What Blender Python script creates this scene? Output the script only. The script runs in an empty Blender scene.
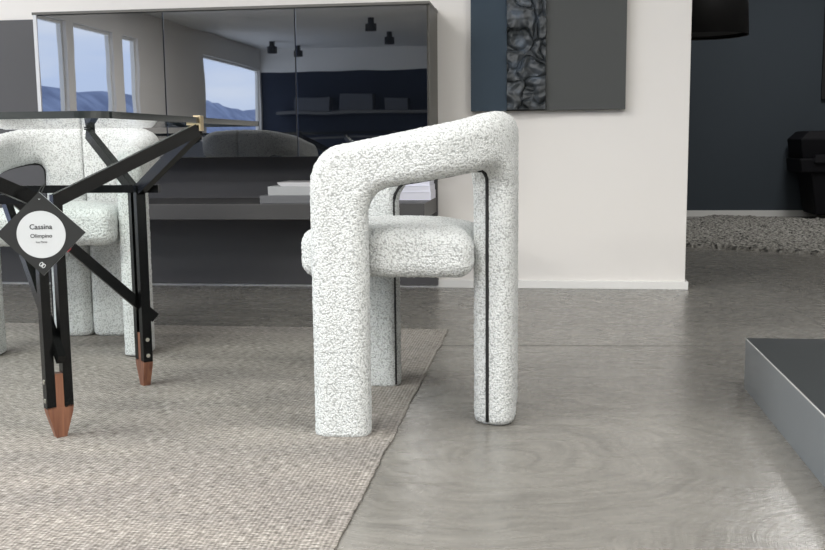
import bpy, bmesh, math, random
from mathutils import Vector, Matrix, noise
random.seed(7)
S = bpy.context.scene
COL = S.collection
rad = math.radians

# ------------------------------------------------------------------ camera
CH = .632
def make_camera():
    yaw, pitch, roll = rad(7.6), rad(7.55), rad(.6)
    f = Vector((-math.sin(yaw)*math.cos(pitch), math.cos(yaw)*math.cos(pitch), -math.sin(pitch)))
    r = Vector((math.cos(yaw), math.sin(yaw), 0)); u = r.cross(f)
    r2 = r*math.cos(roll) - u*math.sin(roll); u2 = u*math.cos(roll) + r*math.sin(roll)
    cd = bpy.data.cameras.new('camera'); cd.sensor_width = 36; cd.lens = 1000/825*36
    cd.clip_start = .05; cd.clip_end = 2000
    c = bpy.data.objects.new('camera', cd); COL.objects.link(c)
    m = Matrix((r2, u2, -f)).transposed().to_4x4(); m.translation = Vector((0, 0, CH))
    c.matrix_world = m; S.camera = c
make_camera()

# ------------------------------------------------------------------ sky, daylight and exposure
SKY = 2.6
w = bpy.data.worlds.new('sky'); S.world = w; w.use_nodes = True
nt = w.node_tree; nt.nodes.clear()
wo = nt.nodes.new('ShaderNodeOutputWorld'); bg = nt.nodes.new('ShaderNodeBackground')
tc = nt.nodes.new('ShaderNodeTexCoord'); nz = nt.nodes.new('ShaderNodeTexNoise'); nz.inputs['Scale'].default_value = 3.5
nz.inputs['Detail'].default_value = 5
mp = nt.nodes.new('ShaderNodeMapping'); mp.inputs['Scale'].default_value = (1, 1, 5)
cr = nt.nodes.new('ShaderNodeValToRGB')
cr.color_ramp.elements[0].position = .35; cr.color_ramp.elements[0].color = (.55, .68, .95, 1)
cr.color_ramp.elements[1].position = .65; cr.color_ramp.elements[1].color = (.86, .92, 1, 1)
nt.links.new(tc.outputs['Generated'], mp.inputs[0]); nt.links.new(mp.outputs[0], nz.inputs['Vector'])
nt.links.new(nz.outputs['Fac'], cr.inputs[0]); nt.links.new(cr.outputs[0], bg.inputs[0])
bg.inputs[1].default_value = SKY; nt.links.new(bg.outputs[0], wo.inputs[0])

def area(name, loc, rot, sx, sy, power, color=(1, 1, 1), portal=False):
    l = bpy.data.lights.new(name, 'AREA'); l.shape = 'RECTANGLE'; l.size = sx; l.size_y = sy
    l.energy = power; l.color = color
    if portal: l.cycles.is_portal = True
    o = bpy.data.objects.new(name, l); COL.objects.link(o); o.location = loc; o.rotation_euler = rot
    return o
WIN = [(-3.5, -4.2), (-4.4, -5.6), (-5.95, -6.5), (-9.4, -12.9), (3.6, 1.9), (1.6, -.4), (-.7, -3.2)]   # window openings in the left wall (y1, y0); last three unseen, added for side light
for a, b in WIN:
    area('window_portal', (-5.98, (a+b)/2, 1.2), (0, rad(-90), 0), 2.1, abs(a-b), 1, portal=True)
area('window_portal', (-5.2, 4.35, 1.25), (rad(-90), 0, 0), 1.5, 2.3, 1, portal=True)  # portal for the added back-left window
CEIL = 2.6
for (x, y, p) in ((-1.6, -1.0, 95), (3.3, -1.2, 95), (-2.2, 1.2, 62), (1.2, 1.2, 34), (-4.4, .8, 90), (-.3, -3.8, 120), (-3.4, -5.4, 150), (1.2, -6.0, 70)):
    area('ceiling_fill', (x, y, CEIL-.05), (0, 0, 0), 1.3, 1.0, p, (1, .985, .965))  # unseen fill lights added under the ceiling to brighten the room
area('far_room_fill', (1.9, 6.8, CEIL-.05), (0, 0, 0), .6, .6, 30, (1, .985, .965))  # unseen fill added to lift the dark far room
vs = S.view_settings
vs.view_transform = 'Standard'; vs.look = 'None'; vs.exposure = 0.3; vs.gamma = 1; vs.use_curve_mapping = False
S.cycles.use_denoising = True
S.cycles.max_bounces = 10; S.cycles.diffuse_bounces = 5; S.cycles.glossy_bounces = 5; S.cycles.transparent_max_bounces = 12
S.cycles.sample_clamp_indirect = 6
S.cycles.caustics_reflective = False; S.cycles.caustics_refractive = False

# ------------------------------------------------------------------ materials
def mat(name, color, rough=.5, metal=0, spec=.5, ior=None, coat=0):
    m = bpy.data.materials.new(name); m.use_nodes = True
    b = m.node_tree.nodes['Principled BSDF']
    b.inputs['Base Color'].default_value = (*color, 1); b.inputs['Roughness'].default_value = rough
    b.inputs['Metallic'].default_value = metal; b.inputs['Specular IOR Level'].default_value = spec
    if ior: b.inputs['IOR'].default_value = ior
    if coat: b.inputs['Coat Weight'].default_value = coat
    return m
def N(m, t, **kw):
    n = m.node_tree.nodes.new(t)
    for k, v in kw.items():
        if k in n.inputs: n.inputs[k].default_value = v
        else: setattr(n, k, v)
    return n
def L(m, a, b): m.node_tree.links.new(a, b)
def bs(m): return m.node_tree.nodes['Principled BSDF']
def coords(m, scale=(1, 1, 1), kind='Object'):
    t = N(m, 'ShaderNodeTexCoord'); mp = N(m, 'ShaderNodeMapping'); mp.inputs['Scale'].default_value = scale
    L(m, t.outputs[kind], mp.inputs[0]); return mp.outputs[0]
def ramp(m, src, stops):
    r = N(m, 'ShaderNodeValToRGB'); e = r.color_ramp.elements
    e[0].position, e[0].color = stops[0][0], (*stops[0][1], 1)
    e[1].position, e[1].color = stops[-1][0], (*stops[-1][1], 1)
    for p, c in stops[1:-1]:
        x = e.new(p); x.color = (*c, 1)
    L(m, src, r.inputs[0]); return r.outputs[0]
def g3(v): return (v, v, v)
def bump(m, src, strength, dist, prev=None):
    b = N(m, 'ShaderNodeBump'); b.inputs['Strength'].default_value = strength; b.inputs['Distance'].default_value = dist
    L(m, src, b.inputs['Height'])
    if prev: L(m, prev, b.inputs['Normal'])
    L(m, b.outputs[0], bs(m).inputs['Normal']); return b.outputs[0]
def mix(m, fac, a, b, mode='MIX'):
    n = m.node_tree.nodes.new('ShaderNodeMix'); n.data_type = 'RGBA'; n.blend_type = mode
    for s, v in ((0, fac), (6, a), (7, b)):
        if hasattr(v, 'links'): L(m, v, n.inputs[s])
        else: n.inputs[s].default_value = v if s == 0 else (*v, 1)
    return n.outputs[2]

def m_boucle(name, c0, c1):
    m = mat(name, c1, .95, spec=.15)
    v = coords(m)
    d = N(m, 'ShaderNodeTexNoise', Scale=270., Detail=2.); L(m, v, d.inputs['Vector'])
    d2 = N(m, 'ShaderNodeTexVoronoi', Scale=235.); L(m, v, d2.inputs['Vector'])
    mm = N(m, 'ShaderNodeMath', operation='SUBTRACT'); L(m, d.outputs['Fac'], mm.inputs[0]); L(m, d2.outputs['Distance'], mm.inputs[1])
    ma = N(m, 'ShaderNodeMath', operation='ADD'); L(m, mm.outputs[0], ma.inputs[0]); ma.inputs[1].default_value = .32
    L(m, ramp(m, ma.outputs[0], [(.02, c0), (.36, c1)]), bs(m).inputs['Base Color'])
    bump(m, mm.outputs[0], .6, .004)
    bs(m).inputs['Sheen Weight'].default_value = .15
    return m
BOUCLE = m_boucle('white_boucle', (.41, .425, .415), (.69, .71, .70))
PIPING = mat('black_piping', (.006, .006, .006), .7)
GLIDE = mat('black_glide', (.01, .01, .01), .6)
BLACKWOOD = mat('black_stained_wood', (.003, .0034, .0034), .22, spec=.3, ior=1.45)
n_ = N(BLACKWOOD, 'ShaderNodeTexNoise', Scale=60.); L(BLACKWOOD, coords(BLACKWOOD, (1, 1, .08)), n_.inputs['Vector']); bump(BLACKWOOD, n_.outputs['Fac'], .1, .001)
WOOD = mat('walnut', (.28, .11, .05), .45)
n_ = N(WOOD, 'ShaderNodeTexNoise', Scale=90., Detail=4.); L(WOOD, coords(WOOD, (1, 1, .06)), n_.inputs['Vector'])
L(WOOD, ramp(WOOD, n_.outputs['Fac'], [(.3, (.11, .04, .024)), (.7, (.27, .12, .066))]), bs(WOOD).inputs['Base Color'])
BRASS = mat('brushed_brass', (.72, .58, .36), .3, 1)
STEEL = mat('polished_screw', (.7, .68, .6), .35, 1)

def m_glass():
    m = bpy.data.materials.new('table_glass'); m.use_nodes = True; nt = m.node_tree; nt.nodes.clear()
    o = nt.nodes.new('ShaderNodeOutputMaterial'); t = nt.nodes.new('ShaderNodeBsdfTransparent'); t.inputs[0].default_value = (.93, .965, .95, 1)
    g = nt.nodes.new('ShaderNodeBsdfGlossy'); g.inputs['Roughness'].default_value = .01
    f = nt.nodes.new('ShaderNodeFresnel'); f.inputs[0].default_value = 1.5
    # inside hits: keep the interface from turning into a total mirror
    geo = nt.nodes.new('ShaderNodeNewGeometry'); inv = nt.nodes.new('ShaderNodeMath'); inv.operation = 'SUBTRACT'; inv.inputs[0].default_value = 1
    nt.links.new(geo.outputs['Backfacing'], inv.inputs[1]); mu = nt.nodes.new('ShaderNodeMath'); mu.operation = 'MULTIPLY'
    nt.links.new(f.outputs[0], mu.inputs[0]); nt.links.new(inv.outputs[0], mu.inputs[1])
    mx = nt.nodes.new('ShaderNodeMixShader'); nt.links.new(mu.outputs[0], mx.inputs[0]); nt.links.new(t.outputs[0], mx.inputs[1]); nt.links.new(g.outputs[0], mx.inputs[2])
    nt.links.new(mx.outputs[0], o.inputs[0]); return m
GLASS = m_glass()
GLASS_EDGE = mat('glass_edge', (.03, .036, .036), .1, spec=.8)

def m_wall(name, c, rough=.85):
    m = mat(name, c, rough, spec=.3); n = N(m, 'ShaderNodeTexNoise', Scale=140., Detail=3.); L(m, coords(m), n.inputs['Vector'])
    bump(m, n.outputs['Fac'], .08, .001); return m
WALL = m_wall('warm_white_plaster', (.78, .76, .73))
WHITE = mat('white_trim', (.78, .78, .76), .4)
CEILM = m_wall('white_ceiling', (.86, .86, .85))
NAVYW = m_wall('dark_blue_grey_wall', (.05, .062, .075))
REARW = m_wall('rear_navy_wall', (.02, .028, .05))

def m_concrete():
    m = mat('resin_concrete', (.3, .3, .28), .3, spec=.5)
    v = coords(m)
    a = N(m, 'ShaderNodeTexNoise', Scale=1.3, Detail=6., Roughness=.6); L(m, v, a.inputs['Vector'])
    b = N(m, 'ShaderNodeTexNoise', Scale=6.5, Detail=9., Roughness=.68, Distortion=2.2); L(m, coords(m, (1, 2.2, 1)), b.inputs['Vector'])
    ca = ramp(m, a.outputs['Fac'], [(.3, (.162, .154, .138)), (.7, (.235, .225, .203))])
    cb = ramp(m, b.outputs['Fac'], [(.3, g3(.84)), (.5, g3(1.)), (.72, g3(1.1))])
    col = mix(m, 1., ca, cb, 'MULTIPLY')
    # trowel arcs: rings about scattered centres, broken up by noise
    vo = N(m, 'ShaderNodeTexVoronoi', Scale=1.15); vo.inputs['Randomness'].default_value = 1
    dn = N(m, 'ShaderNodeTexNoise', Scale=2.5); L(m, v, dn.inputs['Vector'])
    wm = N(m, 'ShaderNodeVectorMath', operation='SCALE'); wm.inputs['Scale'].default_value = .25; L(m, dn.outputs['Color'], wm.inputs[0])
    wa = N(m, 'ShaderNodeVectorMath', operation='ADD'); of = N(m, 'ShaderNodeVectorMath', operation='ADD'); L(m, v, of.inputs[0]); of.inputs[1].default_value = (3.37, 1.9, 0); L(m, of.outputs[0], wa.inputs[0]); L(m, wm.outputs[0], wa.inputs[1]); L(m, wa.outputs[0], vo.inputs['Vector'])
    sn = N(m, 'ShaderNodeMath', operation='MULTIPLY'); L(m, vo.outputs['Distance'], sn.inputs[0]); sn.inputs[1].default_value = 48
    si = N(m, 'ShaderNodeMath', operation='SINE'); L(m, sn.outputs[0], si.inputs[0])
    line = ramp(m, si.outputs[0], [(.90, g3(0)), (.995, g3(1))])
    mk = N(m, 'ShaderNodeTexNoise', Scale=3.2, Detail=2.); L(m, v, mk.inputs['Vector'])
    mask = ramp(m, mk.outputs['Fac'], [(.46, g3(0)), (.58, g3(1))])
    arc = mix(m, 1., line, mask, 'MULTIPLY')
    fac = N(m, 'ShaderNodeMath', operation='MULTIPLY'); L(m, arc, fac.inputs[0]); fac.inputs[1].default_value = .5
    col2 = mix(m, fac.outputs[0], col, (.12, .115, .105))
    # brush streaks that follow the same arcs
    sx = N(m, 'ShaderNodeSeparateXYZ'); L(m, v, sx.inputs[0]); cx = N(m, 'ShaderNodeCombineXYZ')
    for k_, (src, mul) in enumerate(((vo.outputs['Distance'], 95), (sx.outputs[0], 5), (sx.outputs[1], 5))):
        q = N(m, 'ShaderNodeMath', operation='MULTIPLY'); L(m, src, q.inputs[0]); q.inputs[1].default_value = mul; L(m, q.outputs[0], cx.inputs[k_])
    bn = N(m, 'ShaderNodeTexNoise', Scale=1., Detail=4., Roughness=.65); L(m, cx.outputs[0], bn.inputs['Vector'])
    cs = ramp(m, bn.outputs['Fac'], [(.28, g3(.76)), (.5, g3(1.)), (.72, g3(1.16))])
    col2 = mix(m, 1., col2, cs, 'MULTIPLY')
    L(m, col2, bs(m).inputs['Base Color'])
    L(m, ramp(m, b.outputs['Fac'], [(.3, g3(.32)), (.7, g3(.22))]), bs(m).inputs['Roughness'])
    p = bump(m, bn.outputs['Fac'], .25, .003)
    return m
CONCRETE = m_concrete()

def m_rug():
    m = mat('woven_rug', (.3, .28, .26), .95, spec=.1)
    a = N(m, 'ShaderNodeTexNoise', Scale=1., Detail=2.); L(m, coords(m, (55, 260, 1)), a.inputs['Vector'])
    b = N(m, 'ShaderNodeTexNoise', Scale=1., Detail=3.); L(m, coords(m, (2.0, 9, 1)), b.inputs['Vector'])
    c = N(m, 'ShaderNodeTexWave', Scale=38., Distortion=2.5, Detail=2.); c.bands_direction = 'X'; c.inputs['Detail Scale'].default_value = 3; L(m, coords(m), c.inputs['Vector'])
    ca = ramp(m, a.outputs['Fac'], [(.32, (.125, .116, .106)), (.5, (.27, .252, .232)), (.68, (.46, .44, .41))])
    cb = ramp(m, b.outputs['Fac'], [(.3, (.86, .85, .85)), (.7, (1.12, 1.1, 1.07))])
    col = mix(m, 1., ca, cb, 'MULTIPLY')
    cw = ramp(m, c.outputs['Fac'], [(.0, g3(.80)), (.4, g3(1.03))])
    L(m, mix(m, .8, col, cw, 'MULTIPLY'), bs(m).inputs['Base Color'])
    p = bump(m, a.outputs['Fac'], .7, .004); bump(m, c.outputs['Fac'], .5, .003, p)
    return m
RUG = m_rug()
def m_shag():
    m = mat('grey_shag', (.1, .1, .095), .95, spec=.1)
    a = N(m, 'ShaderNodeTexNoise', Scale=45., Detail=3.); L(m, coords(m), a.inputs['Vector'])
    L(m, ramp(m, a.outputs['Fac'], [(.35, (.05, .05, .047)), (.6, (.38, .37, .34))]), bs(m).inputs['Base Color']); bump(m, a.outputs['Fac'], 1, .02)
    return m
SHAG = m_shag()
GLOSS = mat('dark_gloss_glass', (.004, .005, .007), .012, ior=3.0, spec=.5)
n_ = N(GLOSS, 'ShaderNodeTexNoise', Scale=3.5, Detail=1.); L(GLOSS, coords(GLOSS), n_.inputs['Vector']); bump(GLOSS, n_.outputs['Fac'], .1, .003)
CARC = mat('cabinet_bronze_grey', (.085, .082, .072), .45)
EDGEL = mat('light_glass_edge', (.55, .56, .58), .3)
PANEL = m_wall('charcoal_panel', (.088, .087, .09), .5)
SHELF = mat('charcoal_shelf', (.048, .047, .047), .45)
BLACK = mat('black_fabric', (.004, .004, .006), .7, spec=.2)
LAMPM = mat('black_shade', (.008, .008, .009), .6)
TSIDE = mat('grey_lacquer_side', (.16, .175, .185), .35)
TTOP = mat('dark_lacquer_top', (.02, .024, .026), .6, spec=.15)
TEDGE = mat('table_rim', (.38, .38, .37), .4)
P_BLUE = mat('canvas_blue', (.022, .042, .064), .7)
P_GREY = mat('canvas_grey', (.052, .056, .055), .6)
def m_crumple():
    m = mat('crumpled_strip', (.05, .055, .06), .45)
    a = N(m, 'ShaderNodeTexNoise', Scale=14., Detail=4.); L(m, coords(m), a.inputs['Vector'])
    L(m, ramp(m, a.outputs['Fac'], [(.35, (.022, .026, .028)), (.55, (.06, .068, .075)), (.72, (.12, .15, .19))]), bs(m).inputs['Base Color'])
    b = N(m, 'ShaderNodeTexNoise', Scale=60., Detail=4.); L(m, coords(m), b.inputs['Vector']); bump(m, b.outputs['Fac'], .5, .004)
    return m
CRUMPLE = m_crumple()
TAGB = mat('tag_black', (.010, .011, .011), .65)
TAGW = mat('tag_white', (.56, .58, .59), .5)
INK = mat('tag_ink', (.02, .022, .025), .6)
RED = mat('tag_red', (.35, .02, .03), .5)
CREAM = mat('string', (.02, .02, .02), .8)
BOXG = mat('grey_box', (.11, .114, .12), .5)
BOXL = mat('pale_grey_box', (.33, .34, .345), .5)
TRAY = mat('silver_grey_magazine', (.55, .55, .56), .3, .3)
PAPER = mat('white_book', (.75, .76, .86), .5)
PAGES = mat('book_pages', (.62, .63, .70), .8)
DGREY = mat('dark_grey_fabric', (.10, .11, .13), .9)
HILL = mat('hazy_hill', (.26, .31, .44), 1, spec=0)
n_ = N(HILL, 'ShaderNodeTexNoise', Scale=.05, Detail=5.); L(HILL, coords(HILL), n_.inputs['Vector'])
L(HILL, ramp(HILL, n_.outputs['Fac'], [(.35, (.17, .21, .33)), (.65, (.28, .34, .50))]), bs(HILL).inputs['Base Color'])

# ------------------------------------------------------------------ helpers
def link(name, me, m, parent=None, loc=None, rot=None):
    o = bpy.data.objects.new(name, me); COL.objects.link(o)
    if m:
        for k in (m if isinstance(m, (list, tuple)) else [m]): me.materials.append(k)
    if parent: o.parent = parent
    if loc: o.location = loc
    if rot: o.rotation_euler = rot
    return o
def bm_obj(name, bm, m, parent=None, smooth=False, loc=None, rot=None):
    bmesh.ops.recalc_face_normals(bm, faces=bm.faces)
    me = bpy.data.meshes.new(name); bm.to_mesh(me); bm.free()
    if smooth:
        for p in me.polygons: p.use_smooth = True
    return link(name, me, m, parent, loc, rot)
def add_box(bm, x0, x1, y0, y1, z0, z1, bev=0, seg=2, mi=0):
    r = bmesh.ops.create_cube(bm, size=1)
    for v in r['verts']:
        v.co = Vector(((x0+x1)/2+v.co.x*(x1-x0), (y0+y1)/2+v.co.y*(y1-y0), (z0+z1)/2+v.co.z*(z1-z0)))
    fs = {f for v in r['verts'] for f in v.link_faces}
    for f in fs: f.material_index = mi
    if bev:
        es = list({e for v in r['verts'] for e in v.link_edges})
        bmesh.ops.bevel(bm, geom=es, offset=bev, segments=seg, affect='EDGES', profile=.5)
def box(name, x0, x1, y0, y1, z0, z1, m, parent=None, bev=0, seg=2):
    bm = bmesh.new(); add_box(bm, x0, x1, y0, y1, z0, z1, bev, seg); return bm_obj(name, bm, m, parent)
def add_beam(bm, a, b, side, wd, ht, bev=.001):
    """square bar from a to b; side = direction of its width"""
    a, b = Vector(a), Vector(b); d = (b-a).normalized(); s = Vector(side); s = (s - d*s.dot(d)).normalized(); t = d.cross(s)
    vs = []
    for p in (a, b):
        for i, j in ((-1, -1), (1, -1), (1, 1), (-1, 1)): vs.append(bm.verts.new(p+s*i*wd/2+t*j*ht/2))
    for q in ((0, 1, 2, 3), (7, 6, 5, 4), (0, 4, 5, 1), (1, 5, 6, 2), (2, 6, 7, 3), (3, 7, 4, 0)): bm.faces.new([vs[i] for i in q])
def add_tube(bm, pts, r, seg=8):
    rings = []; pts = [Vector(p) for p in pts]
    up = Vector((0, 0, 1)); prev = None
    for i, p in enumerate(pts):
        d = (pts[min(i+1, len(pts)-1)] - pts[max(i-1, 0)]).normalized()
        if prev is None:
            s = d.cross(up); s = s if s.length > .1 else d.cross(Vector((1, 0, 0)))
        else: s = prev - d*prev.dot(d)
        s.normalize(); prev = s; t = d.cross(s)
        rings.append([bm.verts.new(p+(s*math.cos(a)+t*math.sin(a))*r) for a in [k*2*math.pi/seg for k in range(seg)]])
    for A, B in zip(rings, rings[1:]):
        for k in range(seg): bm.faces.new((A[k], A[(k+1) % seg], B[(k+1) % seg], B[k]))
    bm.faces.new(rings[0][::-1]); bm.faces.new(rings[-1])
def add_lathe(bm, prof, c, seg=48, cap=True):
    rings = [[bm.verts.new((c[0]+r*math.cos(k*2*math.pi/seg), c[1]+r*math.sin(k*2*math.pi/seg), c[2]+z)) for k in range(seg)] for r, z in prof]
    for A, B in zip(rings, rings[1:]):
        for k in range(seg): bm.faces.new((A[k], A[(k+1) % seg], B[(k+1) % seg], B[k]))
    if cap: bm.faces.new(rings[0][::-1]); bm.faces.new(rings[-1])
def struct(o): o['kind'] = 'structure'; return o
def tag(o, label, cat, group=None, kind=None):
    o['label'] = label; o['category'] = cat
    if group: o['group'] = group
    if kind: o['kind'] = kind
    return o
def thing(name, label, cat, loc=(0, 0, 0), rz=0, group=None):
    o = bpy.data.objects.new(name, None); COL.objects.link(o); o.location = loc; o.rotation_euler = (0, 0, rz)
    o.empty_display_size = .1
    return tag(o, label, cat, group)
def copy_tree(o, parent=None):
    c = o.copy(); COL.objects.link(c); c.parent = parent
    for ch in list(o.children): copy_tree(ch, c)
    return c

# ------------------------------------------------------------------ setting
WY = 4.33      # face of the partition wall
FY = 8.52      # face of the far wall
struct(box('floor', -6, 5, -13, FY, -.1, 0, CONCRETE))
struct(box('ceiling', -6.2, 5.2, -13.2, WY+.14, CEIL, CEIL+.15, CEILM))
struct(box('ceiling_far', -4.4, 5.2, WY+.14, FY+.2, CEIL, CEIL+.15, CEILM))
struct(box('wall_back', -4.4, .592, WY, WY+.14, 0, CEIL, WALL, bev=.003))
struct(box('wall_back_right', 1.75, 5, WY, WY+.14, 0, CEIL, WALL))
struct(box('wall_back_header', .592, 1.75, WY, WY+.14, 2.25, CEIL, WALL))
struct(box('wall_far', -4.4, 5, FY, FY+.15, 0, CEIL, NAVYW))
struct(box('wall_rear', -6, 5, -13.15, -13, 0, CEIL, REARW))
struct(box('wall_far_left', -4.4, -4.3, WY+.14, FY, 0, CEIL, WALL))
struct(box('wall_right', 5, 5.15, -13.15, FY+.15, 0, CEIL, WALL))
# left wall with window openings from floor to 2.1 m
bm = bmesh.new(); ys = sorted([(min(a, b), max(a, b)) for a, b in WIN]); y = -13.15
for a, b in ys:
    add_box(bm, -6.12, -6, y, a, 0, CEIL); add_box(bm, -6.12, -6, a, b, 2.2, CEIL); add_box(bm, -6.12, -6, a, b, 0, .12); y = b
add_box(bm, -6.12, -6, y, WY+.14, 0, CEIL)
struct(bm_obj('wall_left', bm, WALL))
for i, (a, b) in enumerate(ys):
    bm = bmesh.new(); e = .03
    for q in ((a, a+e, .12, 2.2), (b-e, b, .12, 2.2), (a+e, b-e, .12, .16), (a+e, b-e, 2.16, 2.2)): add_box(bm, -6.10, -6.05, q[0], q[1], q[2], q[3])
    struct(bm_obj('window_%d' % (i+1), bm, WHITE))
bm = bmesh.new()
add_box(bm, -6, -4.4, WY, WY+.12, 0, .10); add_box(bm, -6, -4.4, WY, WY+.12, 2.45, CEIL); add_box(bm, -6, -5.93, WY, WY+.12, .10, 2.45); add_box(bm, -4.47, -4.4, WY, WY+.12, .10, 2.45)
struct(bm_obj('window_8', bm, WHITE))  # unseen window added so the black table rails catch bright reflections
# baseboards
bm = bmesh.new(); add_box(bm, -4.4, .604, WY-.013, WY, 0, .034, .0015); add_box(bm, .594, .604, WY, WY+.14, 0, .034, .0015)
struct(bm_obj('baseboard_back', bm, WHITE))
struct(box('baseboard_far', -6, 5, FY-.015, FY, 0, .05, WHITE))
# slit joints cut in the floor finish (dark filled lines)
JOINT = mat('floor_joint', (.07, .068, .062), .6)
bm = bmesh.new()
add_beam(bm, (-2.5, 2.90, .0002), (4.9, 3.45, .0002), (0, 1, 0), .004, .0006)
add_beam(bm, (.93, 3.15, .0002), (.99, 8.4, .0002), (1, 0, 0), .004, .0006)
struct(bm_obj('trim_1', bm, JOINT))

# hills outside
bm = bmesh.new(); rows = []
for i in range(160):
    yy = -1500 + i*18
    h = 46 + 12*noise.noise(Vector((yy*.006, 0, 0))) + 5*noise.noise(Vector((yy*.03, 3, 0)))
    rows.append([bm.verts.new((-300 - k*25, yy, -25 + (h+25)*min(1, k/3)**.8 + (0 if k < 3 else 3*noise.noise(Vector((yy*.02, k, 0)))))) for k in range(6)])
for A, B in zip(rows, rows[1:]):
    for k in range(5): bm.faces.new((A[k], A[k+1], B[k+1], B[k]))
struct(bm_obj('hills', bm, HILL, smooth=True))

# ------------------------------------------------------------------ rugs
def woven_rug():
    T = .004; bm = bmesh.new(); nx, ny = 60, 260; x0, x1, y0, y1 = -4.4, -.322, -.2, 3.32; top = []
    for j in range(ny+1):
        yy = y0 + (y1-y0)*j/ny
        wav = .010*noise.noise(Vector((yy*7, 0, 4)))*(1 if yy < 2 else .35) + .003*noise.noise(Vector((yy*30, 1, 4)))*(1 if yy < 2 else .5)
        row = []
        for i in range(nx+1):
            t = (i/nx)**.5; xx = x0 + (x1+wav-x0)*t
            row.append(xx)
        top.append((yy, row))
    def grid(z, dz=0):
        return [[bm.verts.new((xx, yy, z)) for xx in row] for yy, row in top]
    A = grid(T); B = grid(0)
    for G in (A, B):
        for j in range(ny):
            for i in range(nx): bm.faces.new((G[j][i], G[j][i+1], G[j+1][i+1], G[j+1][i]))
    for j in range(ny):
        for i in (0, nx): bm.faces.new((A[j][i], A[j+1][i], B[j+1][i], B[j][i]))
    for i in range(nx):
        for j in (0, ny): bm.faces.new((A[j][i], A[j][i+1], B[j][i+1], B[j][i]))
    o = bm_obj('woven_rug', bm, RUG)
    tag(o, 'large beige and grey flat-woven rug under the dining table and white chairs', 'rug')
woven_rug()
def shag_rug():
    e1 = Vector((.863, -.505, 0)); e2 = Vector((.505, .863, 0)); p0 = Vector((.2, 6.44, 0)); n1, n2 = 250, 190
    bm = bmesh.new(); G = []
    for j in range(n2+1):
        row = []
        for i in range(n1+1):
            p = p0 + e1*3.2*i/n1 + e2*2.3*j/n2 + Vector((random.uniform(-.006, .006), random.uniform(-.006, .006), 0))
            edge = min(i, n1-i, j, n2-j)
            z = 0 if edge == 0 else (.020 + .012*noise.noise(p*60) + random.uniform(-.004, .004))
            row.append(bm.verts.new((p.x, p.y, z)))
        G.append(row)
    for j in range(n2):
        for i in range(n1): bm.faces.new((G[j][i], G[j][i+1], G[j+1][i+1], G[j+1][i]))
    bm.faces.new([G[0][0], G[n2][0], G[n2][n1], G[0][n1]])
    tag(bm_obj('shaggy_rug', bm, SHAG), 'thick grey shaggy rug on the floor of the dark far room', 'rug')
shag_rug()

# ------------------------------------------------------------------ boucle chair
LU = .5484; ARC = .15
def bmap(s, z, wn):
    """unrolled strip (s along the arm, wn towards the inside) -> local chair space (x forward, y side)"""
    if s < .235: p = Vector((.215-s, .2275)); n = Vector((0, -1))
    elif s < .235+ARC*math.pi/2:
        a = (s-.235)/ARC; p = Vector((-.02-ARC*math.sin(a), .0775+ARC*math.cos(a))); n = Vector((math.sin(a), -math.cos(a)))
    else: p = Vector((-.17, .0775-(s-.235-ARC*math.pi/2))); n = Vector((1, 0))
    p = p+n*wn; return Vector((p.x, p.y, z))
def thick(s): return .075 + .017*max(0, min(1, (s-.15)/.25))
def ztop(s):
    t = s-.078; z = .631 + .196*t
    return min(z, .702 - .022*math.exp(-(s-.30)/.10)) if s > .30 else z
def zin(s):
    if s < .382: return .542 + .155*(s-.184)
    z = .5727; q = min(s-.382, .0335)
    z -= .034 - math.sqrt(max(0, .034**2-q*q))
    return max(.47, z - max(0, s-.4155)*2.2)
def rrect(ha, hb, r, n=5):
    out = []
    for cx, cy, a0 in ((1, 1, 0), (-1, 1, 90), (-1, -1, 180), (1, -1, 270)):
        for k in range(n+1):
            a = rad(a0+90*k/n); out.append(((ha-r)*cx + r*math.cos(a), (hb-r)*cy + r*math.sin(a)))
    return out
def loft(bm, sts):
    """stations: (O, I, halfthick, radius, inset) in (s,z)"""
    rings = []
    for O, I, hb, r, ins in sts:
        O, I = Vector(O), Vector(I); c = (O+I)/2; d = (O-I); ha = d.length/2 - ins; d.normalize(); hb2 = hb-ins
        rr = min(r, ha*.98, hb2*.98)
        rings.append([bm.verts.new((c.x+d.x*a, b, c.y+d.y*a)) for a, b in rrect(ha, hb2, rr)])
    k = len(rings[0])
    for A, B in zip(rings, rings[1:]):
        for i in range(k): bm.faces.new((A[i], A[(i+1) % k], B[(i+1) % k], B[i]))
    bm.faces.new(rings[0][::-1]); bm.faces.new(rings[-1])
def end_round(O, I, hb, r, dirv, R=.009):
    """stations that round off an end lying at (O,I); dirv points back into the body"""
    out = []
    for k in range(5):
        a = rad(90*k/4); ins = R*(1-math.sin(a)); off = R*(1-math.cos(a)); d = Vector(dirv)*off
        out.append((Vector(O)+d, Vector(I)+d, hb, r, ins))
    return out
def inner_loop(n=10):
    pts = [(.122, .008)] + [(.122, .008+.472*k/12) for k in range(1, 12)]
    for k in range(n+1):
        a = rad(180-90*k/n); pts.append((.184+.062*math.cos(a), .48+.062*math.sin(a)))
    s = .2
    while s < .38: pts.append((s, zin(s))); s += .02
    for k in range(1, 5):
        a = rad(90-90*k/4); pts.append((.383+.030*math.cos(a), .5727-.030+.030*math.sin(a)))
    for k in range(1, 14): pts.append((.413, .540-(.540-.008)*k/13))
    return pts
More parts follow.
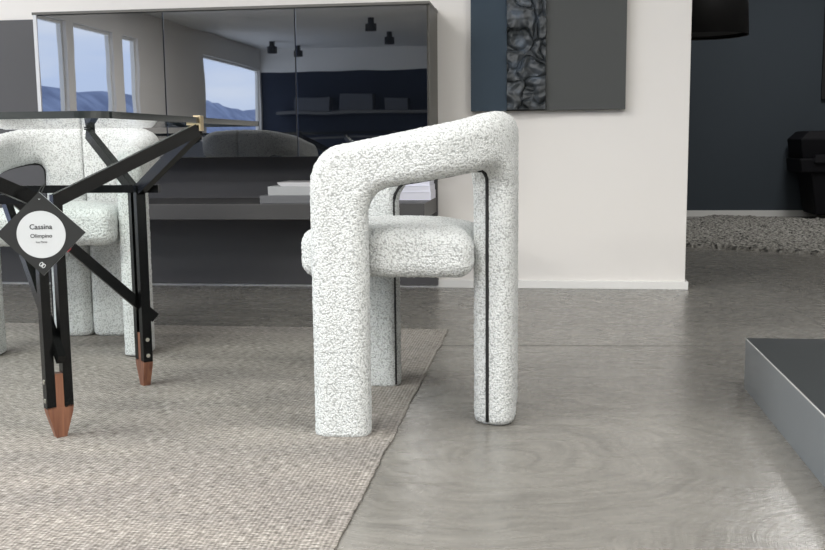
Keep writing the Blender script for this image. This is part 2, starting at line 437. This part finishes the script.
def voxel(bm, size, smooth_it=6):
    me = bpy.data.meshes.new('tmp'); bmesh.ops.recalc_face_normals(bm, faces=bm.faces); bm.to_mesh(me); bm.free()
    o = bpy.data.objects.new('tmp', me); COL.objects.link(o)
    r = o.modifiers.new('r', 'REMESH'); r.mode = 'VOXEL'; r.voxel_size = size
    s = o.modifiers.new('s', 'SMOOTH'); s.iterations = smooth_it; s.factor = .5
    dg = bpy.context.evaluated_depsgraph_get(); e = o.evaluated_get(dg); out = bpy.data.meshes.new_from_object(e)
    bpy.data.objects.remove(o); return out
def fuzz(co, nrm):
    q = co*150
    return co + nrm*(.0016*noise.noise(q) + .0009*noise.noise(q*2.1) + .0006*noise.noise(co*18))
def mesh_from(verts, faces, name):
    idx = {}; vs = []; fs = []
    for f in faces:
        g = []
        for i in f:
            if i not in idx: idx[i] = len(vs); vs.append(verts[i])
            g.append(idx[i])
        fs.append(g)
    me = bpy.data.meshes.new(name); me.from_pydata(vs, [], fs); me.polygons.foreach_set('use_smooth', [True]*len(fs)); me.update()
    return me
def make_chair():
    ZB = -.003
    bm = bmesh.new()
    st = end_round((0, ZB), (.122, ZB), .0375, .03, (0, 1))
    for k in range(1, 12): z = .02+.45*k/11; st.append(((0, z), (.122, z), .0375, .03, 0))
    for k in range(0, 11):
        a = rad(180-90*k/10); O = (.078+.078*math.cos(a), .545+.086*math.sin(a)); I = (.184+.062*math.cos(a), .48+.062*math.sin(a))
        st.append((O, I, .0375, .033, 0))
    s = .1
    for k in range(1, 60):
        so = .078 + (LU-.078)*k/60; si = .184 + (LU-.184)*k/60
        hb = thick((so+si)/2)/2; st.append(((so, ztop(so)), (si, zin(si)), hb, hb*.93, 0))
    O, I = (LU, ztop(LU)), (LU, zin(LU)); hb = thick(LU)/2
    st += list(reversed(end_round(O, I, hb, hb*.93, (-1, 0), .010)))
    loft(bm, st)
    hb = thick(LU)/2; sL = LU-.135
    st = end_round((LU, ZB), (sL, ZB), hb, .032, (0, 1), .018)
    for k in range(1, 12): z = .03+.6*k/11; st.append(((LU, z), (sL, z), hb, .032, 0))
    loft(bm, st)
    me = voxel(bm, .0042, 8)
    un = [v.co.copy() for v in me.vertices]; faces = [list(p.vertices) for p in me.polygons]
    bpy.data.meshes.remove(me)
    def world(side):
        vs = [bmap(c.x, c.z, c.y) for c in un]
        if side < 0: vs = [Vector((v.x, -v.y, v.z)) for v in vs]
        return vs
    cls = []
    for f in faces:
        sx = sum(un[i].x for i in f)/len(f); z = sum(un[i].z for i in f)/len(f)
        cls.append(0 if (sx < .16 and z < .475) else 1 if (sx > .38 and z < .535) else 2)
    root = thing('boucle_armchair', 'white boucle armchair seen side-on standing at the rug edge in the foreground', 'armchair', (-.280, 2.316, 0), math.pi)
    allv, bf = [], []
    for side in (1, -1):
        vs = world(side)
        tm = bpy.data.meshes.new('t'); tm.from_pydata(vs, [], faces if side > 0 else [f[::-1] for f in faces]); tm.update()
        # the map keeps handedness or flips it: make normals face outwards
        nr = [v.normal.copy() for v in tm.vertices]
        c = max(range(len(vs)), key=lambda i: vs[i].z)
        sg = 1 if nr[c].z > 0 else -1
        fl = (sg < 0) != (side < 0)
        F2 = [f[::-1] for f in faces] if fl else faces
        vs = [fuzz(v, n*sg) for v, n in zip(vs, nr)]; bpy.data.meshes.remove(tm)
        for v in vs: v.z = max(v.z, .0042 if v.x > 0 else .0005)
        for k, nm in ((0, 'front_leg'), (1, 'rear_leg')):
            leg = link(nm, mesh_from(vs, [f for f, c_ in zip(F2, cls) if c_ == k], nm), BOUCLE, root)
        off = len(allv); allv += vs; bf += [[i+off for i in f] for f, c_ in zip(F2, cls) if c_ == 2]
    link('curved_backrest', mesh_from(allv, bf, 'curved_backrest'), BOUCLE, root)
    for side in (1, -1):
        bm = bmesh.new(); pts = []
        for s_, z_ in inner_loop():
            h = thick(s_)/2; t_ = max(0, min(1, (s_-.122)/.08)); p = bmap(s_-.0085*(1-t_), z_, h-.0088-(.0222)*t_-.010*max(0, min(1, (s_-.36)/.05)))
            pts.append((p.x, side*p.y, p.z + (.0022 if .125 < s_ < .39 else 0)))
        add_tube(bm, pts[:14], .0026, 8); add_tube(bm, pts[13:], .0040, 8)
        o = bm_obj('piping', bm, PIPING, root, smooth=True); o['label'] = 'black zip line along the inner edge'
    # seat cushion
    bm = bmesh.new(); hx, hy, hz, r = .1905, .188, .0535, .034
    bmesh.ops.create_cube(bm, size=2); bmesh.ops.subdivide_edges(bm, edges=bm.edges, cuts=84, use_grid_fill=True)
    for v in bm.verts:
        a = Vector((v.co.x*hx, v.co.y*hy, v.co.z*hz)); q = Vector((max(-hx+r, min(hx-r, a.x)), max(-hy+r, min(hy-r, a.y)), max(-hz+r, min(hz-r, a.z))))
        d = a-q
        if d.length > 1e-6: a = q + d.normalized()*r
        v.co = a
        dome = (1-(a.x/hx)**2)*(1-(a.y/hy)**2)
        if a.z > 0: v.co.z += .013*max(0, dome) - .016*min(1, a.z/.03)*max(0, (-a.x-.06)/.13)**2
    bm.normal_update()
    for v in bm.verts:
        v.co = fuzz(v.co + Vector((.0655, 0, .392)), v.normal)
    bm_obj('seat', bm, BOUCLE, root, smooth=True)
    # seam piping where the seat cushion meets the frame is hidden; a thin welt runs along its lower edge
    return root
chair = make_chair()
c2 = copy_tree(chair)
c2.location = (-1.470, 2.975, .004); c2.rotation_euler = (0, 0, rad(-81))
c2['label'] = 'white boucle armchair behind the glass table, facing the camera, partly cut by the left frame'

# ------------------------------------------------------------------ dining table
TC = Vector((-1.741, 2.235, .004)); ZN = .518
def make_table():
    root = thing('glass_dining_table', 'square glass-top dining table with branching black wooden legs and walnut tips', 'table', TC)
    P = lambda x, y, z: Vector((x, y, z))
    hx, hy = .695, .235
    d0 = .02; gap = .018; w_ = .0195; dp = .0245
    cl = {'r': P(.952, 0, .664), 'l': P(-.952, 0, .664)}
    for kk, (a_, b_) in {'br': (.445, .505), 'bl': (-.475, .505), 'fr': (.49, -.505), 'fl': (-.475, -.505)}.items(): cl[kk] = P(a_, b_, .664)
    for sx, sy in ((1, -1), (1, 1), (-1, 1), (-1, -1)):
        c = P(sx*hx, sy*hy, 0)
        rdir = P(sx, sy, 0).normalized()          # plane of the brace
        sp = P(-sy, sx, 0).normalized()           # spacing of the twin rails
        leg = None
        for k in (-1, 1):
            q = c + sp*k*(gap+w_)/2
            tgt = cl['r' if sx > 0 else 'l'] if (sp*k).dot(P(0, -sy, 0)) > .1 else cl[('b' if sy > 0 else 'f')+('r' if sx > 0 else 'l')]
            bm = bmesh.new()
            add_beam(bm, q+P(0, 0, .066), q+P(0, 0, ZN+.008), sp, w_, dp)
            rail = bm_obj('leg_rail', bm, BLACKWOOD, root)
            for zz in (.083, .125):
                bm = bmesh.new(); sc = q + sp*k*w_/2 + P(0, 0, zz)
                ax = sp*k; t = P(0, 0, 1); s2 = ax.cross(t)
                a = [bm.verts.new(sc+(s2*math.cos(x)+t*math.sin(x))*.0052 - ax*.002) for x in [j*math.pi/8 for j in range(16)]]
                b = [bm.verts.new(sc+(s2*math.cos(x)+t*math.sin(x))*.0052 + ax*.0012) for x in [j*math.pi/8 for j in range(16)]]
                bm.faces.new(a); bm.faces.new(b)
                for j in range(16): bm.faces.new((a[j], a[(j+1) % 16], b[(j+1) % 16], b[j]))
                o = bm_obj('screw', bm, STEEL, rail); o['label'] = 'round metal screw head'
            # arm from the top of this rail to the clamp at the middle of a side
            bm = bmesh.new(); a = q+P(0, 0, ZN-.004)
            e = tgt + (a-tgt).normalized()*.006
            add_beam(bm, a, e, P(0, 0, 1).cross(e-a), .0195, .028)
            bm_obj('support_arm', bm, BLACKWOOD, root)
        # walnut tip: tenon between the rails, shoulders, taper
        bm = bmesh.new(); pr = [(.141, gap/2-.0004, dp/2-.001), (.069, gap/2-.0004, dp/2-.001), (.0689, gap/2+w_, dp/2), (.055, gap/2+w_-.002, dp/2), (0, .011, .0095)]
        rings = [[bm.verts.new(c+sp*a*i+rdir*b*j+P(0, 0, z)) for i, j in ((-1, -1), (1, -1), (1, 1), (-1, 1))] for z, a, b in pr]
        for A, B in zip(rings, rings[1:]):
            for i in range(4): bm.faces.new((A[i], A[(i+1) % 4], B[(i+1) % 4], B[i]))
        bm.faces.new(rings[0]); bm.faces.new(rings[-1])
        o = bm_obj('leg_tip', bm, WOOD, root); o['label'] = 'tapered reddish walnut tip'
        # diagonal brace to the centre
        bm = bmesh.new(); lo = c + rdir*.034 + P(0, 0, .176); hi = P(sx*.46, 0, ZN+.012)
        add_beam(bm, lo, hi, sp, gap-.002, .026)
        bm_obj('diagonal_brace', bm, BLACKWOOD, root)
    for y_, zz, o_ in ((hy, .517, .062), (-hy, .517, -.01), (0, ZN+.008, -.215)):
        bm = bmesh.new(); add_beam(bm, P(-hx-o_, y_, zz), P(hx+o_, y_, zz), P(0, 1, 0), .017, .020)
        bm_obj('stretcher', bm, BLACKWOOD, root)
    # glass top
    bm = bmesh.new(); pts = []; X, Y, R = .955, .522, .05
    for cx, cy, a0 in ((1, 1, 0), (-1, 1, 90), (-1, -1, 180), (1, -1, 270)):
        for k in range(9):
            a = rad(a0+90*k/8); pts.append(((X-R)*cx+R*math.cos(a), (Y-R)*cy+R*math.sin(a)))
    z0, z1 = .677, .690
    lo = [bm.verts.new((x, y, z0)) for x, y in pts]; hi = [bm.verts.new((x, y, z1)) for x, y in pts]
    bm.faces.new(lo[::-1]); bm.faces.new(hi); n = len(pts)
    for i in range(n):
        f = bm.faces.new((lo[i], lo[(i+1) % n], hi[(i+1) % n], hi[i])); f.material_index = 1
    bm_obj('glass_top', bm, [GLASS, GLASS_EDGE], root)
    for key, v in cl.items():
        ang = {'r': 0, 'b': 90, 'l': 180, 'f': 270}[key[0]]; half = X if key in 'rl' else Y
        M = Matrix.Translation((v.x if len(key) > 1 else 0, 0, 0)) @ Matrix.Rotation(rad(ang), 4, 'Z')
        bm = bmesh.new()
        add_box(bm, half+.0005, half+.005, -.011, .011, .659, .694, .0006)
        add_box(bm, half-.03, half+.001, -.006, .006, .6725, .6765)
        add_box(bm, half-.014, half+.001, -.006, .006, .6905, .6945)
        bmesh.ops.transform(bm, matrix=M, verts=bm.verts)
        o = bm_obj('edge_clamp', bm, BRASS if key in 'rl' else BLACKWOOD, root); o['label'] = 'small brass clip gripping the glass edge' if key in 'rl' else 'small black clip under the glass edge'
make_table()

# ------------------------------------------------------------------ price tag
def make_tag():
    root = thing('price_tag', 'black diamond-shaped card tag with white circle hanging from the table leg', 'tag', (-1.023, 1.925, .454), rad(14))
    Hd = .086; T = .0016
    bm = bmesh.new()
    f = [bm.verts.new((x*Hd, -T, z*Hd)) for x, z in ((0, 1), (1.03, .02), (0, -1), (-1.03, .02))]; b = [bm.verts.new((v.co.x, T, v.co.z)) for v in f]
    bm.faces.new(f); bm.faces.new(b)
    for i in range(4):
        q = bm.faces.new((f[i], f[(i+1) % 4], b[(i+1) % 4], b[i])); q.material_index = 1
    card = bm_obj('card', bm, [TAGB, TAGW], root)
    def disc(name, r, y, m, par, cx=0, cz=0):
        bm = bmesh.new(); vs = [bm.verts.new((cx+r*math.cos(a), y, cz+r*math.sin(a))) for a in [k*2*math.pi/64 for k in range(64)]]
        vb = [bm.verts.new((v.co.x, y+.0006, v.co.z)) for v in vs]
        bm.faces.new(vs); bm.faces.new(vb)
        for i in range(64): bm.faces.new((vs[i], vs[(i+1) % 64], vb[(i+1) % 64], vb[i]))
        return bm_obj(name, bm, m, par)
    cc = disc('circle_label', .0485, -T-.0006, TAGW, root, 0, -.001)
    disc('eyelet', .0018, -T-.0004, TAGW, root, 0, .072)
    def text(s, size, x, z, m, name='lettering', rot=0, bold=0, par=root):
        cu = bpy.data.curves.new('t', 'FONT'); cu.body = s; cu.size = size; cu.align_x = 'CENTER'; cu.align_y = 'CENTER'; cu.extrude = .0002; cu.offset = bold
        o = bpy.data.objects.new('t', cu); COL.objects.link(o)
        dg = bpy.context.evaluated_depsgraph_get(); me = bpy.data.meshes.new_from_object(o.evaluated_get(dg)); bpy.data.objects.remove(o)
        me.materials.clear()
        r = link(name, me, m, par, (x, -T-.0009, z), (rad(90), rot, 0)); return r
    text('Cassina', .0148, 0, .0145, INK, bold=.0002)
    text('Olimpino', .0115, 0, -.004, INK, bold=.0001)
    text('Ico Parisi', .0062, 0, -.0165, INK)
    # small emblem near the lower corner: two outlined upright ovals
    bm = bmesh.new()
    for cx in (-.0032, .0032):
        pts = [(cx+.0024*math.cos(a), -T-.0004, .0042*math.sin(a)) for a in [k*2*math.pi/20 for k in range(21)]]
        add_tube(bm, pts, .0009, 6)
    add_tube(bm, [(.0, -T-.0004, .005), (.0, -T-.0004, -.005)], .0006, 6)
    bm_obj('emblem', bm, TAGW, root, loc=(-.001, 0, -.064), rot=(0, rad(40), 0))
    bm = bmesh.new(); add_beam(bm, (.050, -.0005, -.0385), (.0575, -.0005, -.031), (0, 1, 0), .0036, .0012)
    bm_obj('red_mark', bm, RED, root)
    bm = bmesh.new()
    pts = [(0, -.003, .072), (.003, .005, .083), (.002, .035, .095), (-.004, .075, .101), (-.006, .045, .094), (-.003, .005, .084), (0, .004, .072)]
    add_tube(bm, pts, .0012, 6); bm_obj('string', bm, CREAM, root, smooth=True)
make_tag()

# ------------------------------------------------------------------ wall unit
bm = bmesh.new(); add_box(bm, -4.39, -.462, 4.30, 4.329, .012, 1.192, .001)
o = bm_obj('wall_panel', bm, PANEL); tag(o, 'long charcoal backing panel fixed to the wall behind cabinet and shelf', 'wall panel')
cab = thing('gloss_wall_cabinet', 'dark glossy three-door cabinet hung high on the charcoal wall panel', 'cabinet', (-1.28, 4.15, .58))
def cb(name, x0, x1, y0, y1, z0, z1, m, par, bev=0):
    o = box(name, x0+1.28, x1+1.28, y0-4.15, y1-4.15, z0-.58, z1-.58, m, par, bev); return o
cb('body', -2.100, -.457, 4.012, 4.299, .582, 1.170, CARC, cab)
cb('top_panel', -2.110, -.455, 3.996, 4.299, 1.170, 1.181, CARC, cab, .001)
ev = cb('side_edge', -2.106, -2.0905, 3.997, 4.02, .580, 1.170, EDGEL, cab); ev['label'] = 'pale glass edge strip on the left'
for x0, x1 in ((-2.09, -1.5495), (-1.5455, -.9995), (-.9955, -.466)):
    d = cb('door', x0, x1, 3.998, 4.012, .580, 1.167, GLOSS, cab, .0008)
shelf = box('floating_shelf', -4.3, -.466, 3.86, 4.299, .334, .396, SHELF, bev=.001)
tag(shelf, 'long charcoal floating shelf under the gloss cabinet', 'shelf')
# flat boxes and papers on the shelf, left pile
tag(box('flat_box', -1.128, -.74, 3.875, 4.14, .3962, .4280, BOXG, bev=.0012), 'dark grey flat box lying lowest in the pile on the shelf', 'box')
tag(box('flat_box', -1.095, -.74, 3.88, 4.13, .4282, .4640, BOXL, bev=.0012), 'pale grey flat box lying second in the pile on the shelf', 'box')
bm = bmesh.new()
for x0, x1, dz in ((-1.058, -.76, 0),):
    pts = [(x0, .0075), (x0+.012, .0), (x1, 0), (x1, .015), (x0+.014, .015), (x0-.004, .0155), (x0-.003, .012)]
    lo = [bm.verts.new((x, 3.90, .4642+z)) for x, z in pts]; hi = [bm.verts.new((x, 4.10, .4642+z)) for x, z in pts]
    bm.faces.new(lo); bm.faces.new(hi); n = len(pts)
    for i in range(n): bm.faces.new((lo[i], lo[(i+1) % n], hi[(i+1) % n], hi[i]))
tag(bm_obj('magazine', bm, TRAY), 'silver grey curled-edge magazine on top of the pale grey box', 'magazine')
def book(x0, x1, y0, y1, z0, z1, label):
    root = thing('book', label, 'book', ((x0+x1)/2, (y0+y1)/2, z0), 0, 'white books stacked at the right end of the shelf')
    a, b, h = (x1-x0)/2, (y1-y0)/2, z1-z0
    bm = bmesh.new(); add_box(bm, -a, a, -b, b, 0, .0025); add_box(bm, -a, a, -b, b, h-.0025, h); add_box(bm, a-.003, a, -b, b, .0025, h-.0025)
    bm_obj('cover', bm, PAPER, root)
    bm = bmesh.new(); add_box(bm, -a+.002, a-.0032, -b+.002, b-.002, .0026, h-.0026); bm_obj('pages', bm, PAGES, root)
book(-.68, -.468, 4.10, 4.285, .3962, .431, 'white book lying lowest at the right end of the shelf, seen under the chair arm')
book(-.675, -.470, 4.10, 4.283, .4312, .456, 'thinner white book on top of the stack at the right end of the shelf')
book(-.66, -.474, 4.11, 4.28, .4562, .485, 'topmost white book of the shelf-end stack, mostly behind the chair arm')

# ------------------------------------------------------------------ painting
pt = thing('abstract_painting', 'dark blue and grey relief painting hung on the pale wall', 'painting', (.005, WY, .76))
ZT = .80
def pb(name, x0, x1, y0, y1, z0, z1, m, bev=.001): return box(name, x0-.005, x1-.005, y0, y1, z0, z1, m, pt, bev)
a = pb('blue_canvas', -.315, -.163, -.045, -.002, 0, ZT, P_BLUE); a['label'] = 'plain dark blue canvas field on the left'
a = pb('grey_canvas', -.005, .327, -.045, -.002, 0, ZT, P_GREY); a['label'] = 'plain dark grey canvas field on the right'
bm = bmesh.new(); nx, nz_ = 60, 300; G = []
for j in range(nz_+1):
    row = []
    for i in range(nx+1):
        u, v = i/nx, j/nz_; x = -.165 + .165*u + (.006*noise.noise(Vector((v*26, 5, u*3))) if i in (0, nx) else 0); z = .004+v*(ZT-.006)
        q = Vector((x*11+5, 0, z*11)); q = q + Vector((noise.noise(q*1.3), 0, noise.noise(q*1.3+Vector((7, 7, 7)))))*.8
        dd, _ = noise.voronoi(q, distance_metric='DISTANCE'); e = min(.30, dd[1]-dd[0])
        h = .030*(e/.30)**.5 + .012*noise.noise(Vector((x*40, 3, z*40))) + .012*noise.noise(Vector((x*16, 9, z*16)))
        if i in (0, nx): h = -.01
        row.append(bm.verts.new((x-.005, -.045-max(-.02, h*.8), z)))
    G.append(row)
for j in range(nz_):
    for i in range(nx): bm.faces.new((G[j][i], G[j][i+1], G[j+1][i+1], G[j+1][i]))
a = bm_obj('relief_strip', bm, CRUMPLE, pt); a['label'] = 'crumpled blackish relief strip between the two fields'
pb('backing', -.165, -.003, -.034, -.002, 0, ZT, GLIDE)

# ------------------------------------------------------------------ low table on the right
ct = thing('low_table', 'low grey lacquered block coffee table with dark top at the right edge', 'coffee table', (1.1, 2.0, 0))
def lb(n, x0, x1, y0, y1, z0, z1, m, bev=0): return box(n, x0-1.1, x1-1.1, y0-2.0, y1-2.0, z0, z1, m, ct, bev)
lb('body', .508, 1.70, 1.32, 2.592, .0, .127, TSIDE, .001)
lb('rim', .507, 1.701, 1.319, 2.593, .127, .1295, TEDGE, .0006)
a = lb('top', .510, 1.698, 1.322, 2.590, .1293, .1302, TTOP); a['label'] = 'dark charcoal top surface'

# ------------------------------------------------------------------ far room
lp = thing('pendant_lamp', 'black drum-shaped pendant lamp hanging in the dark far room', 'lamp', (.90, 6.0, 1.215))
bm = bmesh.new(); add_lathe(bm, [(.225, .003), (.235, 0), (.218, .38), (.214, .38), (.226, .012)], (0, 0, 0), cap=False); bm_obj('shade', bm, LAMPM, lp, smooth=True)
bm = bmesh.new(); add_lathe(bm, [(.218, .02), (.218, .024)], (0, 0, 0)); bm_obj('diffuser', bm, LAMPM, lp)
bm = bmesh.new(); add_tube(bm, [(0, 0, .02), (0, 0, CEIL-1.215-.02)], .004); bm_obj('cord', bm, LAMPM, lp)
bm = bmesh.new(); add_lathe(bm, [(.05, 0), (.05, .03)], (0, 0, CEIL-1.215-.03)); bm_obj('ceiling_rose', bm, LAMPM, lp)
ac = thing('black_armchair', 'black upholstered armchair by the far wall at the right edge', 'armchair', (2.31, 8.0, .044))
def taper(name, z0, z1, b0, b1, m, bev=.015):
    bm = bmesh.new(); vs = []
    for z, (x0, x1, y0, y1) in ((z0, b0), (z1, b1)):
        for x, y in ((x0, y0), (x1, y0), (x1, y1), (x0, y1)): vs.append(bm.verts.new((x-2.22, y-8.0, z-.035)))
    for q in ((3, 2, 1, 0), (4, 5, 6, 7), (0, 1, 5, 4), (1, 2, 6, 5), (2, 3, 7, 6), (3, 0, 4, 7)): bm.faces.new([vs[i] for i in q])
    bmesh.ops.bevel(bm, geom=list(bm.edges), offset=bev, segments=3, affect='EDGES', profile=.5)
    return bm_obj(name, bm, m, ac, smooth=False)
taper('base', .035, .375, (1.972, 2.50, 8.02, 8.42), (1.915, 2.58, 8.0, 8.44), BLACK)
taper('arm_band', .362, .470, (1.845, 2.66, 7.98, 8.44), (1.829, 2.66, 7.98, 8.44), BLACK, .012)
taper('backrest', .462, .625, (1.860, 2.62, 8.04, 8.44), (1.835, 2.64, 8.02, 8.46), BLACK)
taper('headrest', .615, .680, (1.837, 2.64, 8.02, 8.46), (1.905, 2.60, 8.06, 8.46), BLACK, .01)
taper('seat', .43, .50, (1.93, 2.58, 7.96, 8.1), (1.94, 2.56, 7.98, 8.1), BLACK)
fp = thing('framed_picture', 'black-framed picture on the far wall, only its edge in view', 'picture', (2.55, FY, .94))
bm = bmesh.new()
for q in ((-.36, .36, 0, .03), (-.36, .36, .87, .9), (-.36, -.33, .03, .87), (.33, .36, .03, .87)): add_box(bm, q[0], q[1], -.03, -.001, q[2], q[3], .002)
bm_obj('frame', bm, LAMPM, fp); bm = bmesh.new(); add_box(bm, -.33, .33, -.012, -.001, .03, .87); bm_obj('print', bm, BOXG, fp)

# ------------------------------------------------------------------ behind the camera: seen mirrored in the cabinet doors
def lounge(x, y, wd, label):
    root = thing('lounge_chair', label, 'lounge chair', (x, y, 0), 0, 'dark lounge chairs mirrored in the cabinet doors')
    bm = bmesh.new(); add_box(bm, -wd/2, wd/2, -.32, .3, .12, .42, .06, 4); bm_obj('seat', bm, DGREY, root, smooth=True)
    bm = bmesh.new(); pts = [(-wd/2, .12), (-wd/2, .52)] + [(-wd/2*math.cos(rad(k*15)), .52+.24*math.sin(rad(k*15))**.8) for k in range(1, 12)] + [(wd/2, .52), (wd/2, .12)]
    a = [bm.verts.new((p, .3, q)) for p, q in pts]; b = [bm.verts.new((p, .42, q)) for p, q in pts]
    bm.faces.new(a); bm.faces.new(b); n = len(pts)
    for i in range(n): bm.faces.new((a[i], a[(i+1) % n], b[(i+1) % n], b[i]))
    bm_obj('backrest', bm, DGREY, root)
    for sx in (-1, 1):
        for yy in (-.26, .34):
            bm = bmesh.new(); add_tube(bm, [(sx*(wd/2-.06), yy, 0), (sx*(wd/2-.06), yy, .13)], .015); bm_obj('leg', bm, BLACKWOOD, root)
lounge(-3.84, -5, .40, 'dark round-backed lounge chair mirrored in the cabinet, second from the left')
lounge(-3.35, -5, .44, 'dark round-backed lounge chair mirrored in the cabinet, rightmost')
lounge(-4.63, -5, .54, 'dark round-backed lounge chair mirrored in the cabinet, leftmost')
sb = thing('sideboard', 'long low grey sideboard against the rear wall mirrored in the cabinet', 'sideboard', (-2.0, -12.7, 0))
bm = bmesh.new(); add_box(bm, -3.6, 5.5, -.28, .28, 0, .72, .004); bm_obj('body', bm, REARW, sb)
bm = bmesh.new(); add_box(bm, -3.62, 5.52, -.29, .3, .72, .76, .003); bm_obj('top', bm, BOXG, sb)
tag(box('wall_shelf', -5.6, 3.4, -13.0, -12.6, 1.25, 1.31, BOXG), 'long grey shelf on the rear wall mirrored in the cabinet', 'shelf')
for k in range(9):
    x = -5.2+k*.95; hh = random.uniform(.25, .36)
    tag(box('storage_box', x, x+random.uniform(.4, .75), -12.95, -12.65, 1.3102, 1.31+hh, DGREY, bev=.01), 'dim grey box on the rear-wall shelf, seen only mirrored', 'box', 'boxes on the rear-wall shelf')
struct(box('wall_rear_upper', -6, 5, -13, -12.97, 2.15, CEIL, CEILM))
for x, y in ((-2.75, -8.0), (-2.8, -10.2), (-5.0, -12.3), (-5.3, -11.4)):
    root = thing('ceiling_spotlight', 'small dark ceiling spotlight, seen only mirrored in the cabinet doors', 'spotlight', (x, y, CEIL), 0, 'ceiling spotlights')
    bm = bmesh.new(); add_lathe(bm, [(.05, -.10), (.05, 0)], (0, 0, 0), 20); bm_obj('body', bm, LAMPM, root)
    bm = bmesh.new(); add_lathe(bm, [(.09, -.22), (.09, -.10)], (.0, 0, 0), 20); bm_obj('head', bm, LAMPM, root)
